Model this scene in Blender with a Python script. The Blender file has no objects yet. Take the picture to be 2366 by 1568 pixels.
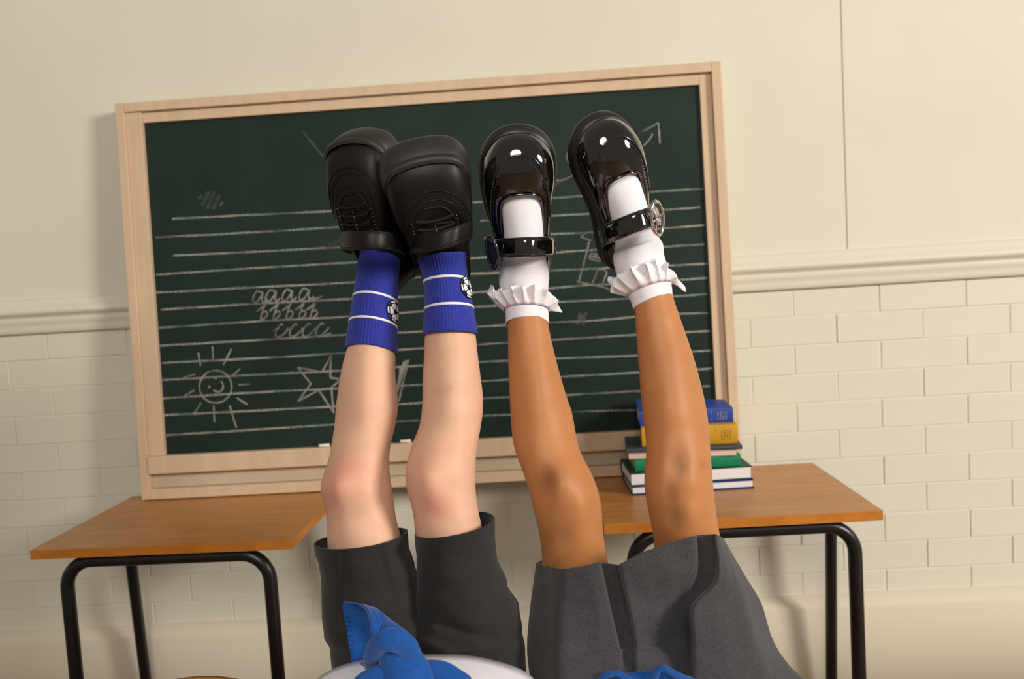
import bpy, bmesh, math, random
from math import sin, cos, pi, radians, sqrt, exp
from mathutils import Vector, Matrix, noise
from mathutils.bvhtree import BVHTree
random.seed(4)
S = bpy.context.scene
COL = S.collection

# ------------------------------------------------------------ camera, world, lights, exposure
FPX = 1883.6
ROT = Matrix.Rotation(.0384, 3, 'Z') @ Matrix.Rotation(pi/2-.0795, 3, 'X') @ Matrix.Rotation(-.0604, 3, 'Z')
CAM = Vector((0, -2.1034, 1.2237))
cd = bpy.data.cameras.new('camera'); cam = bpy.data.objects.new('camera', cd); COL.objects.link(cam)
cam.matrix_world = Matrix.Translation(CAM) @ ROT.to_4x4()
cd.sensor_width = 36; cd.lens = FPX/2366*36; cd.clip_start = .02
cd.dof.use_dof = True; cd.dof.focus_distance = 1.17; cd.dof.aperture_fstop = 4.6
S.camera = cam
S.view_settings.view_transform = 'Standard'; S.view_settings.look = 'None'
S.view_settings.gamma = 1; S.view_settings.exposure = 0.0
w = bpy.data.worlds.new('world'); S.world = w; w.use_nodes = True
w.node_tree.nodes['Background'].inputs[0].default_value = (1, .93, .82, 1)
w.node_tree.nodes['Background'].inputs[1].default_value = .26
def area(name, loc, target, size, power, color, sy=None):
    l = bpy.data.lights.new(name, 'AREA'); l.energy = power; l.color = color; l.size = size; l.shape = 'DISK'
    if sy: l.shape = 'RECTANGLE'; l.size_y = sy
    o = bpy.data.objects.new(name, l); COL.objects.link(o); o.location = loc
    o.rotation_euler = (Vector(target)-Vector(loc)).to_track_quat('-Z', 'Y').to_euler()
    return o
area('key_light', (5.2, -3.9, 2.8), (0, -.4, 1.1), 1.5, 325, (1, .965, .90))
area('fill_light', (-.1, -4.1, 2.8), (-.3, -.3, 1.0), 1.3, 62, (1, .96, .90))

# ------------------------------------------------------------ helpers
def ray(px, py): return ROT @ Vector(((px-1183)/FPX, -(py-784)/FPX, -1))
def P(px, py, d): return CAM + ray(px, py)*d
def onplane(px, py, o, n):
    r = ray(px, py); return CAM + r*((Vector(o)-CAM).dot(n)/r.dot(n))
def Pz(px, py, z): return onplane(px, py, (0, 0, z), Vector((0, 0, 1)))
def toimg(p):
    q = (Vector(p)-CAM) @ ROT
    return 1183+FPX*q.x/-q.z, 784-FPX*q.y/-q.z

def mat(name, col, rough=.6, spec=.5, metal=0, bump=0, bscale=60, var=0, vscale=6, coat=0, sss=0, stretch=None, sheen=0, distance=.002):
    m = bpy.data.materials.new(name); m.use_nodes = True
    nt = m.node_tree; b = nt.nodes['Principled BSDF']
    b.inputs['Base Color'].default_value = (*col, 1); b.inputs['Roughness'].default_value = rough
    b.inputs['Specular IOR Level'].default_value = spec; b.inputs['Metallic'].default_value = metal
    b.inputs['Coat Weight'].default_value = coat; b.inputs['Coat Roughness'].default_value = .05
    if sheen: b.inputs['Sheen Weight'].default_value = sheen; b.inputs['Sheen Roughness'].default_value = .5
    if sss:
        b.inputs['Subsurface Weight'].default_value = sss; b.inputs['Subsurface Scale'].default_value = .008
        b.inputs['Subsurface Radius'].default_value = (1, .35, .2)
    tc = nt.nodes.new('ShaderNodeTexCoord'); mp = nt.nodes.new('ShaderNodeMapping')
    nt.links.new(tc.outputs['Object'], mp.inputs[0])
    if stretch: mp.inputs['Scale'].default_value = stretch
    if var:
        n = nt.nodes.new('ShaderNodeTexNoise'); n.inputs['Scale'].default_value = vscale; n.inputs['Detail'].default_value = 5
        nt.links.new(mp.outputs[0], n.inputs[0])
        mx = nt.nodes.new('ShaderNodeMix'); mx.data_type = 'RGBA'; mx.name = 'mix'
        mx.inputs[6].default_value = (*[c*(1-var) for c in col], 1)
        mx.inputs[7].default_value = (*[min(1, c*(1+var)) for c in col], 1)
        r = nt.nodes.new('ShaderNodeMapRange'); r.inputs[1].default_value = .3; r.inputs[2].default_value = .7
        nt.links.new(n.outputs[0], r.inputs[0]); nt.links.new(r.outputs[0], mx.inputs[0])
        nt.links.new(mx.outputs[2], b.inputs['Base Color'])
    if bump:
        n = nt.nodes.new('ShaderNodeTexNoise'); n.inputs['Scale'].default_value = bscale; n.inputs['Detail'].default_value = 4
        nt.links.new(mp.outputs[0], n.inputs[0])
        bp = nt.nodes.new('ShaderNodeBump'); bp.inputs['Strength'].default_value = bump; bp.inputs['Distance'].default_value = distance
        nt.links.new(n.outputs[0], bp.inputs['Height']); nt.links.new(bp.outputs[0], b.inputs['Normal'])
    return m

def link(name, me, m=None, parent=None, smooth=True):
    if m: me.materials.append(m)
    if smooth: me.polygons.foreach_set('use_smooth', [True]*len(me.polygons))
    o = bpy.data.objects.new(name, me); COL.objects.link(o); o.parent = parent
    return o
def mesh(name, vs, fs, m=None, parent=None, smooth=True):
    me = bpy.data.meshes.new(name); me.from_pydata([tuple(v) for v in vs], [], fs); me.update()
    return link(name, me, m, parent, smooth)
def tag(o, label, cat, group=None):
    o['label'] = label; o['category'] = cat
    if group: o['group'] = group
    return o
def empty(name, loc=(0, 0, 0)):
    o = bpy.data.objects.new(name, None); COL.objects.link(o); o.location = loc; o.empty_display_size = .05
    return o
def child(o, parent):      # keep world placement of geometry given in world coordinates
    o.parent = parent; o.matrix_parent_inverse = Matrix.Translation(-parent.location) if parent.type == 'EMPTY' else Matrix()
    return o
def box_bm(bm, lo, hi, bev=0, seg=2, M=None):
    vs = [bm.verts.new((x, y, z)) for x in (lo[0], hi[0]) for y in (lo[1], hi[1]) for z in (lo[2], hi[2])]
    F = [(0, 1, 3, 2), (4, 6, 7, 5), (0, 4, 5, 1), (2, 3, 7, 6), (0, 2, 6, 4), (1, 5, 7, 3)]
    fs = [bm.faces.new([vs[i] for i in f]) for f in F]
    if bev:
        es = list({e for f in fs for e in f.edges})
        r = bmesh.ops.bevel(bm, geom=es, offset=bev, segments=seg, affect='EDGES', profile=.5)
        vs = list({v for f in r['faces'] for v in f.verts} | {v for v in vs if v.is_valid})
    if M is not None:
        for v in vs: v.co = M @ v.co
def bm_obj(name, bm, m, parent=None, smooth=False):
    bmesh.ops.recalc_face_normals(bm, faces=bm.faces)
    me = bpy.data.meshes.new(name); bm.to_mesh(me); bm.free()
    o = link(name, me, m, parent, smooth)
    return o
def box(name, lo, hi, m, parent=None, bev=0, seg=2, M=None):
    bm = bmesh.new(); box_bm(bm, lo, hi, bev, seg, M); return bm_obj(name, bm, m, parent)

def catmull(rows, n, closed=False):
    k = len(rows); out = []
    cnt = n if closed else n-1
    for i in range(n):
        t = i*(k if closed else k-1)/cnt
        j = int(t)
        if not closed and j >= k-1: j = k-2
        u = t-j
        g = (lambda a: rows[a % k]) if closed else (lambda a: rows[max(0, min(k-1, a))])
        p0, p1, p2, p3 = g(j-1), g(j), g(j+1), g(j+2)
        out.append([.5*(2*b+(c-a)*u+(2*a-5*b+4*c-d)*u*u+(3*b-a-3*c+d)*u**3) for a, b, c, d in zip(p0, p1, p2, p3)])
    return out
def grid_faces(nr, nc, wrap=True, off=0, flip=False):
    fs = []
    for i in range(nr-1):
        for j in range(nc if wrap else nc-1):
            a, b = off+i*nc+j, off+i*nc+(j+1) % nc
            f = (a, b, b+nc, a+nc); fs.append(f[::-1] if flip else f)
    return fs
def tube_geo(path, r, n=8, closed=False, flat=1, up=None, caps=True):
    """sweep; r = number or list; flat squeezes the section along 'up'"""
    path = [Vector(p) for p in path]; k = len(path); vs = []
    rr = r if isinstance(r, (list, tuple)) else [r]*k
    prev = None
    for i, p in enumerate(path):
        a = path[i-1] if (i > 0 or closed) else path[i]; b = path[(i+1) % k] if (i < k-1 or closed) else path[i]
        t = (b-a).normalized()
        u = (up[i] if isinstance(up, list) else up) if up is not None else (prev if prev is not None else (Vector((0, 0, 1)) if abs(t.z) < .9 else Vector((1, 0, 0))))
        u = Vector(u); u = (u-t*u.dot(t)).normalized(); s = t.cross(u); prev = u
        for q in range(n):
            an = 2*pi*q/n
            vs.append(p+s*cos(an)*rr[i]+u*sin(an)*rr[i]*flat)
    fs = grid_faces(k, n)
    if closed: fs += [(((k-1)*n+j), ((k-1)*n+(j+1) % n), (j+1) % n, j) for j in range(n)]
    elif caps: fs += [tuple(range(n))[::-1], tuple((k-1)*n+j for j in range(n))]
    return vs, fs
def tube(name, path, r, m, parent=None, **k):
    vs, fs = tube_geo(path, r, **k); return mesh(name, vs, fs, m, parent)
def tubes(name, lst, m, parent=None, **k):
    V, F = [], []
    for path, r in lst:
        vs, fs = tube_geo(path, r, **k); o = len(V); V += vs; F += [tuple(i+o for i in f) for f in fs]
    return mesh(name, V, F, m, parent)

# ------------------------------------------------------------ materials
M = {}
M['plaster'] = mat('wall_plaster', (.705, .668, .545), .75, .3, bump=.10, bscale=90, var=.03, vscale=3)
M['brick'] = mat('painted_brick', (.705, .668, .545), .6, .35, bump=.15, bscale=70, var=.03, vscale=5)
M['trimp'] = mat('trim_paint', (.70, .66, .54), .5, .4, bump=.1, bscale=30)
M['skirt_paint'] = mat('skirting_paint', (.67, .59, .46), .6, .3, bump=.08, bscale=30)
M['floor'] = mat('floor_boards', (.23, .13, .07), .5, .4, var=.3, vscale=6, stretch=(1, 8, 1))
M['green'] = mat('chalk_slate', (.0095, .0215, .0165), .62, .22, var=.22, vscale=4, bump=.05, bscale=300)
M['frame'] = mat('board_frame_wood', (.63, .45, .295), .55, .35, var=.06, vscale=8, stretch=(6, 1, .6), bump=.05, bscale=40)
M['tray'] = mat('board_tray_wood', (.52, .41, .29), .55, .35, var=.06, vscale=8)
M['tabletop'] = mat('orange_laminate', (.47, .19, .04), .32, .5, var=.16, vscale=5, stretch=(1.2, 9, 1), bump=.02, bscale=40)
M['tabledge'] = mat('table_lipping', (.50, .175, .02), .42, .4, var=.14, vscale=9, stretch=(3, 1, 5))
M['tube'] = mat('black_tube', (.008, .007, .007), .32, .45)
M['black_leather'] = mat('matt_black_leather', (.0048, .0034, .003), .46, .3, bump=.25, bscale=420, distance=.0008)
M['black_rubber'] = mat('black_rubber', (.019, .0155, .014), .5, .45, bump=.08, bscale=200, distance=.0005)
M['lace'] = mat('black_lace', (.005, .0045, .0045), .7, .3)
M['patent'] = mat('patent_black', (.0025, .002, .002), .06, .6, coat=1, bump=.05, bscale=14, distance=.002)
M['patent_sole'] = mat('patent_shoe_sole', (.011, .0095, .009), .42, .45)
M['thread'] = mat('pale_thread', (.30, .27, .25), .7)
M['dthread'] = mat('dark_thread', (.02, .017, .016), .4)
M['chrome'] = mat('buckle_chrome', (.62, .60, .58), .16, .5, metal=1)
M['gunmetal'] = mat('dark_buckle', (.02, .02, .024), .10, .6, coat=1)
M['bsock'] = mat('blue_sock_knit', (.026, .036, .29), .85, .2, bump=.5, bscale=900, distance=.0006, var=.12, vscale=150, sheen=.15)
M['wsock'] = mat('white_sock_knit', (.80, .77, .80), .9, .2, bump=.3, bscale=900, distance=.0005, var=.02, vscale=200)
M['lacefrill'] = mat('white_lace_frill', (.80, .765, .79), .8, .2, bump=.4, bscale=400, distance=.0008)
M['stripe'] = mat('white_stripe', (.80, .76, .78), .9, .2)
M['black_knit'] = mat('black_motif', (.008, .008, .012), .9, .2)
M['grey_wool'] = mat('charcoal_twill', (.0235, .0215, .0205), .9, .15, bump=.5, bscale=700, distance=.0006, var=.22, vscale=500, sheen=.10)
M['grey_skirt'] = mat('grey_flannel', (.050, .048, .051), .9, .15, bump=.5, bscale=700, distance=.0006, var=.25, vscale=420, sheen=.12)
M['jumper'] = mat('royal_blue_sweatshirt', (.008, .070, .275), .9, .2, bump=.4, bscale=600, distance=.0006, var=.12, vscale=200, sheen=.2)
M['jumper_rib'] = mat('royal_blue_rib', (.007, .050, .24), .9, .2)
M['shirt'] = mat('white_shirt', (.80, .78, .82), .8, .3, bump=.1, bscale=50)
M['chalk'] = mat('chalk_stick', (.80, .74, .63), .8)
def skin(name, col, knee, sss):
    m = mat(name, col, .52, .35, bump=.06, bscale=500, distance=.0006, var=.05, vscale=30, sss=sss)
    nt = m.node_tree; b = nt.nodes['Principled BSDF']; at = nt.nodes.new('ShaderNodeAttribute'); at.attribute_name = 'knee_tint_shade'
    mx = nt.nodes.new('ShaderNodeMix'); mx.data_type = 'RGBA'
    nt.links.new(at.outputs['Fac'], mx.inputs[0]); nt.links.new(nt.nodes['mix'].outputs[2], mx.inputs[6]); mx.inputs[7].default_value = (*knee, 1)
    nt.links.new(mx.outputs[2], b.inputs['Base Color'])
    return m
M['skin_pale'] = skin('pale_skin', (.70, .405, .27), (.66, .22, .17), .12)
M['skin_tan'] = skin('tan_skin', (.46, .185, .062), (.17, .055, .020), .08)  # second colour: darker knee skin with bone shading painted in
# chalk strokes: broken, dusty line (alpha from grain)
def chalk_mat(name, strength):
    m = bpy.data.materials.new(name); m.use_nodes = True; nt = m.node_tree; b = nt.nodes['Principled BSDF']
    b.inputs['Base Color'].default_value = (.50, .47, .41, 1); b.inputs['Roughness'].default_value = .95; b.inputs['Specular IOR Level'].default_value = .1
    tc = nt.nodes.new('ShaderNodeTexCoord'); n = nt.nodes.new('ShaderNodeTexNoise'); n.inputs['Scale'].default_value = 350; n.inputs['Detail'].default_value = 3
    n2 = nt.nodes.new('ShaderNodeTexNoise'); n2.inputs['Scale'].default_value = 14
    a = nt.nodes.new('ShaderNodeMath'); a.operation = 'MULTIPLY'; r = nt.nodes.new('ShaderNodeMapRange')
    for q in (n, n2): nt.links.new(tc.outputs['Object'], q.inputs[0])
    nt.links.new(n.outputs[0], a.inputs[0]); nt.links.new(n2.outputs[0], a.inputs[1]); nt.links.new(a.outputs[0], r.inputs[0])
    r.inputs[1].default_value = .12; r.inputs[2].default_value = .34; r.inputs[3].default_value = .12*strength; r.inputs[4].default_value = strength
    nt.links.new(r.outputs[0], b.inputs['Alpha'])
    return m
M['chalkline'] = chalk_mat('chalk_dust_line', .62)
M['chalkfaint'] = chalk_mat('chalk_dust_faint', .16)

# ------------------------------------------------------------ room
wall = box('wall_back', (-3.2, .004, 0), (3.2, .15, 2.8), M['plaster']); wall['kind'] = 'structure'
fl = box('floor', (-3.2, -4.6, -.1), (3.2, .15, 0), M['floor']); fl['kind'] = 'structure'
bmj = .781
for a, b in ((-3.2, bmj-.0016), (bmj+.0016, 3.2)):
    box('plaster_panel', (a, 0, 1.19), (b, .006, 2.8), M['plaster'], wall, bev=.0012)
# bricks, thickly painted
bm = bmesh.new(); box_bm(bm, (-.1070, 0, -.0361), (.1070, .02, .0361), .0014, 2)
brick_me = bpy.data.meshes.new('brick'); bmesh.ops.recalc_face_normals(bm, faces=bm.faces); bm.to_mesh(bm and brick_me); bm.free(); brick_me.materials.append(M['brick'])
for k in range(11):
    zc = 1.073+.0375-.075*k
    x0 = .642 if k % 2 == 0 else .532
    for j in range(-14, 11):
        xc = x0+.1085+j*.217
        if xc < -2.3 or xc > 2.6: continue
        o = bpy.data.objects.new('brick', brick_me); COL.objects.link(o); o.parent = wall
        o.location = (xc+random.uniform(-.0012, .0012), .0018+random.uniform(-.0007, .0009), zc+random.uniform(-.0006, .0006))
        o.rotation_euler = (random.uniform(-.006, .006), random.uniform(-.003, .003), random.uniform(-.003, .003))
def profile_bar(name, prof, x0, x1, m, parent=None, n=40, wob=.0006):
    vs, k = [], len(prof)
    for i in range(n+1):
        x = x0+(x1-x0)*i/n
        for (y, z) in prof: vs.append((x, y+wob*noise.noise(Vector((x*5, z*3, 0))), z+wob*noise.noise(Vector((x*4, 7, 0)))))
    return mesh(name, vs, grid_faces(n+1, k), m, parent)
rail = profile_bar('trim_1', [(.01, 1.238), (-.004, 1.236), (-.010, 1.226), (-.016, 1.216), (-.026, 1.210), (-.030, 1.202), (-.026, 1.194), (-.016, 1.189), (-.014, 1.183), (-.017, 1.177), (-.012, 1.170), (-.010, 1.158), (-.011, 1.148), (-.006, 1.143), (.01, 1.143)], -3.2, 3.2, M['trimp'])
rail['kind'] = 'structure'
sk = profile_bar('baseboard_back', [(.01, .342), (-.002, .341), (-.022, .318), (-.026, .312), (-.026, .001), (.01, .001)], -3.2, 3.2, M['skirt_paint'])
sk['kind'] = 'structure'

# ------------------------------------------------------------ chalkboard
BO = Vector((-1.0353, -.1172, .7125)); LEAN = .0572; BW, BH = 1.504, .9975
bu = Vector((1, 0, 0)); bv = Vector((0, sin(LEAN), cos(LEAN))); bn = bu.cross(bv)   # bn points away (+y side is -bn?)
if bn.y < 0: bn = -bn
board = empty('chalkboard', BO)
tag(board, 'large dark green chalkboard in a pale wooden frame leaning on the wall', 'chalkboard')
BM = Matrix((( bu.x, bn.x, bv.x, 0), (bu.y, bn.y, bv.y, 0), (bu.z, bn.z, bv.z, 0), (0, 0, 0, 1)))
def bbox(name, u0, u1, v0, v1, n0, n1, m, bev=.0015, parent=board):
    return box(name, (u0, n0, v0), (u1, n1, v1), m, parent, bev=bev, M=BM)
bbox('slate', .05, BW-.04, .10, BH-.035, .021, .036, M['green'], 0)
bbox('frame_stile', 0, .0225, 0, BH, 0, .045, M['frame'])
bbox('frame_stile', BW-.0235, BW, 0, BH, 0, .045, M['frame'])
bbox('frame_rail', .0226, BW-.0236, BH-.0235, BH, 0, .045, M['frame'])
bbox('inner_stile', .0226, .0625, .1095, BH-.0236, .006, .044, M['frame'])
bbox('inner_stile', BW-.052, BW-.0236, .1095, BH-.0236, .012, .044, M['frame'])
bbox('inner_rail', .0626, BW-.0521, BH-.050, BH-.0236, .012, .044, M['frame'])
bbox('chalk_ledge', .0226, BW-.0236, .064, .1094, -.004, .044, M['frame'], .003)
bbox('lower_panel', .0226, BW-.0236, .0265, .0639, .018, .044, M['tray'])
bbox('frame_rail', .0226, BW-.0236, 0, .026, 0, .045, M['frame'])
# chalk drawing, traced onto the slate
SN = BO+bn*.0205
def onb(px, py, e=0):
    p = onplane(px, py, SN, bn)-BO
    return Vector((p.dot(bu), .0205-e, p.dot(bv)))
def strokes(name, lst, m, wpx=4.2):
    V, F = [], []
    for st in lst:
        wd = wpx*.5/940
        if isinstance(st[0], (int, float)): wd = st[0]*.5/940; st = st[1:]
        rows = catmull([[*p] for p in st], max(2, (len(st)-1)*8+1)) if len(st) > 2 else [[st[0][0]+(st[1][0]-st[0][0])*i/24, st[0][1]+(st[1][1]-st[0][1])*i/24] for i in range(25)]
        pts = [onb(*p) for p in rows]
        o = len(V)
        for i, p in enumerate(pts):
            a, b = pts[max(0, i-1)], pts[min(len(pts)-1, i+1)]
            t = (b-a).normalized(); s = Vector((-t.z, 0, t.x))
            ww = wd*(1+.35*noise.noise(p*60)); j = noise.noise(p*25+Vector((3, 1, 2)))*.0008
            V += [BM @ (p+s*(ww+j)), BM @ (p-s*(ww-j))]
        F += [(o+2*i, o+2*i+1, o+2*i+3, o+2*i+2) for i in range(len(pts)-1)]
    me = mesh(name, V, F, m, board, False); me['kind'] = 'stuff'
    return me
HL = [
 [(398, 505), (780, 487)], [(1092, 468), (1270, 458), (1352, 452), (1500, 443), (1625, 436)],
 [(360, 548), (560, 538), (800, 523)], [(1110, 510), (1267, 499), (1363, 494), (1531, 485), (1618, 478)],
 [(400, 590), (600, 581), (800, 570)], [(1118, 550), (1272, 541), (1361, 537), (1531, 527), (1628, 520)],
 [(361, 634), (560, 621), (830, 605), (960, 599), (1080, 597), (1284, 583), (1361, 578), (1531, 570), (1628, 564)],
 [(358, 676), (600, 663), (818, 652), (950, 642), (1080, 633), (1278, 625), (1426, 618), (1544, 613), (1635, 609)],
 [(372, 715), (600, 701), (818, 690), (950, 685), (1080, 676), (1265, 666), (1350, 659), (1432, 655), (1555, 647), (1635, 642)],
 [(367, 757), (600, 742), (804, 731), (950, 721), (1080, 710), (1287, 698), (1444, 690), (1558, 684), (1634, 679)],
 [(363, 799), (600, 785), (801, 773), (950, 767), (1080, 756), (1274, 745), (1372, 740), (1464, 732), (1569, 725), (1638, 723)],
 [(375, 838), (600, 827), (797, 815), (950, 806), (1102, 796), (1283, 785), (1468, 773), (1587, 767), (1640, 764)],
 [(372, 878), (560, 867), (790, 856), (913, 848), (1107, 836), (1287, 828), (1470, 821), (1600, 812), (1642, 810)],
 [(372, 921), (560, 908), (783, 897), (920, 891), (1116, 880), (1296, 870), (1475, 860), (1613, 853), (1646, 850)],
 [(374, 959), (560, 950), (769, 939), (920, 934), (1116, 920), (1310, 912), (1477, 903), (1640, 892)],
 [(384, 1005), (560, 994), (765, 981), (920, 973), (1124, 960), (1321, 951), (1473, 947)]]
strokes('ruled_chalk_lines', [[4.6]+h for h in HL], M['chalkline'])
def c8(*pts): return [(340+x/2.8, 620+y/2.8) for x, y in pts]
let = []
for cx, cy in ((715, 188), (800, 182), (905, 178), (1015, 172)):
    let.append(c8((cx+28, cy-32), (cx-5, cy-40), (cx-30, cy), (cx-26, cy+28), (cx-5, cy+26), (cx+22, cy-10), (cx+34, cy-34), (cx+28, cy+10), (cx+38, cy+28), (cx+62, cy+8)))
let.append(c8((1045, 185), (1075, 196), (1130, 180)))
for i, cx in enumerate((740, 822, 905, 988, 1062)):
    cy = 285-i*2
    let.append(c8((cx-30, cy-8), (cx+10, cy-40), (cx+24, cy-52), (cx+8, cy-15), (cx-6, cy+44), (cx+15, cy+40), (cx+38, cy+15), (cx+30, cy-8), (cx+8, cy+2)))
for i, cx in enumerate((855, 945, 1030, 1115)):
    cy = 405-i*2
    let.append(c8((cx+26, cy-36), (cx+12, cy-44), (cx-16, cy-10), (cx-24, cy+26), (cx-4, cy+38), (cx+30, cy+18), (cx+62, cy-20)))
let.append(c8((812, 402), (828, 396), (855, 384))); let.append(c8((1110, 440), (1150, 432), (1192, 416)))
strokes('chalk_letters', let, M['chalkline'], 3.8)
sun = [[(498+37.5*cos(a*pi/12), 893+37.5*sin(a*pi/12)) for a in range(25)]]
for a, b, c, d in ((330, 545, 345, 632), (422, 505, 428, 595), (545, 520, 492, 625), (602, 648, 555, 692), (592, 752, 664, 747), (580, 838, 650, 880), (533, 885, 578, 1028), (430, 888, 436, 992), (349, 866, 305, 937), (305, 790, 240, 822), (312, 684, 233, 707)):
    sun.append(c8((a, b), (c, d)))
sun += [c8((476, 728), (490, 748), (490, 775), (472, 797), (445, 795), (428, 786)), [7]+c8((438, 708), (450, 713)), [7]+c8((398, 760), (406, 770))]
strokes('chalk_sun', sun, M['chalkline'], 4.0)
stp = c8((975, 640), (1060, 745), (975, 860), (1110, 785), (1208, 935), (1192, 770), (1255, 715), (1185, 706), (1190, 560), (1130, 670), (975, 640))
star = [stp[i:i+2] for i in range(len(stp)-1)]
star += [c8((1290, 600), (1250, 715)), c8((1676, 594), (1618, 800)), c8((1662, 600), (1600, 820)), c8((1690, 590), (1628, 860)), c8((1640, 640), (1612, 830))]
strokes('chalk_star', star, M['chalkline'], 4.2)
def c22(*pts): return [(1240+x/3.646, 270+y/3.646) for x, y in pts]
hs = [c22((372, 1010), (410, 985), (455, 962)), c22((372, 1010), (460, 1042)), c22((442, 1050), (400, 1220), (355, 1385)), c22((338, 1385), (460, 1412), (560, 1432), (680, 1478)),
      c22((468, 1400), (500, 1330), (515, 1290)), c22((508, 1290), (560, 1285), (592, 1310)), c22((592, 1310), (572, 1360), (552, 1422)), c22((685, 1430), (715, 1325)),
      c22((455, 1150), (440, 1192)), c22((455, 1150), (545, 1168)), c22((440, 1192), (530, 1218)), c22((545, 1168), (530, 1218)), c22((497, 1152), (480, 1205)), c22((448, 1172), (540, 1190)),
      c22((610, 1230), (640, 1260)), c22((885, 122), (960, 85), (1025, 50)), c22((1025, 50), (1040, 222)), c22((978, 142), (950, 190), (900, 240)), c22((130, 530), (205, 533), (270, 510), (330, 480)), c22((262, 300), (255, 350), (280, 395))]
strokes('chalk_house', hs, M['chalkline'], 3.8)
def patch(cx, cy, a, b, n=7, ang=0):
    r = []
    for i in range(n):
        t = (i/(n-1)-.5)*2; x0 = cx+t*a*cos(ang); y0 = cy+t*a*sin(ang); L = b*sqrt(max(.05, 1-t*t))
        r.append([9, (x0+L*sin(ang)+3, y0-L*cos(ang)), (x0-L*sin(ang)-3, y0+L*cos(ang))])
    return r
strokes('chalk_smudge', patch(487, 463, 26, 20, 5, .3)+patch(1344, 735, 6, 16, 3, .6)+patch(1344, 735, 6, 16, 3, -.6)+patch(775, 560, 26, 8, 5, -.5)+[[5, (700, 305), (748, 362)], [4, (1265, 440), (1300, 415)]], M['chalkfaint'])
for px, py in ((750, 1053), (938, 1043)):
    # sticks of chalk lie on the ledge, against the slate
    q = onplane(px, py, BO-bn*.0005, bn)-BO; q = Vector((q.dot(bu), 0, .1094+.0045))
    o = empty('chalk_stick', BO+BM.to_3x3() @ Vector((q.x, .003, q.z)))
    c = tube('stick', [(-.013, 0, 0), (-.012, 0, 0), (.012, 0, 0), (.013, 0, 0)], [.0038, .0044, .0046, .004], M['chalk'], o, n=12)
    tag(o, 'short white chalk stick on the board ledge, '+('left of the two' if px < 800 else 'behind the right blue-socked knee'), 'chalk')

# ------------------------------------------------------------ tables
def table(x, y, rot, label, legs, splay):
    W, D, Z = .556, .4156, .71
    t = empty('school_table', (x, y, 0)); t.rotation_euler = (0, 0, rot)
    tag(t, label, 'table', None)
    top = box('tabletop', (0.0006, 0.0018, Z-.0195), (W-.0006, D, Z), M['tabletop'], t, bev=.001)
    box('edge_lipping', (0, -.0012, Z-.0195), (W, .0018, Z-.0002), M['tabledge'], t, bev=.0005)
    box('edge_lipping', (-.0012, 0, Z-.0195), (.0006, D, Z-.0002), M['tabledge'], t, bev=.0003)
    box('edge_lipping', (W-.0006, 0, Z-.0195), (W+.0012, D, Z-.0002), M['tabledge'], t, bev=.0003)
    R = .014
    def uframe(xa, ya, xb, yb, yt, zt, spread=0, name='front_frame', za=0):
        pts = []; r = .058
        ca = (xa, xb)
        pts.append((xa-spread, ya, .012))
        pts.append((xa, yt, zt-r))
        for k in range(1, 9): a = pi/2*k/9; pts.append((xa+r-r*cos(a), yt, zt-r+r*sin(a)))
        pts.append((xa+r, yt, zt)); pts.append((xb-r, yt, zt))
        for k in range(1, 9): a = pi/2*k/9; pts.append((xb-r+r*sin(a), yt, zt-r+r*cos(a)))
        pts.append((xb, yt, zt-r)); pts.append((xb+spread, yb, .012))
        return tube(name, pts, R, M['tube'], t, n=16, up=Vector((0, 1, 0)))
    uframe(legs[0], .015, legs[1], .015, .022, Z-.0195-R)
    uframe(legs[2], D+.01, legs[3], D+.01, D-.045, Z-.0195-R-.0, splay, 'rear_frame')
    for xx in (legs[0]+.075, legs[1]-.075):
        tube('side_bar', [(xx, .03, Z-.0195-.012), (xx, D-.05, Z-.0195-.012)], .008, M['tube'], t, n=10)
    for xa, ya in ((legs[0], .015), (legs[1], .015), (legs[2]-splay, D+.01), (legs[3]+splay, D+.01)):
        tube('rubber_foot', [(xa, ya, 0.001), (xa, ya, .03)], .0165, M['black_rubber'], t, n=12)
    return t
table(-1.0955, -.4753, -.0238, 'orange-brown school table with black tubular legs, under the left end of the chalkboard', (.058, .498, .0, .60), .016)
table(.1003, -.4892, .0081, 'orange-brown school table with black tubular legs, carrying the book stack', (.058, .508, .0, .585), .004)

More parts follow.
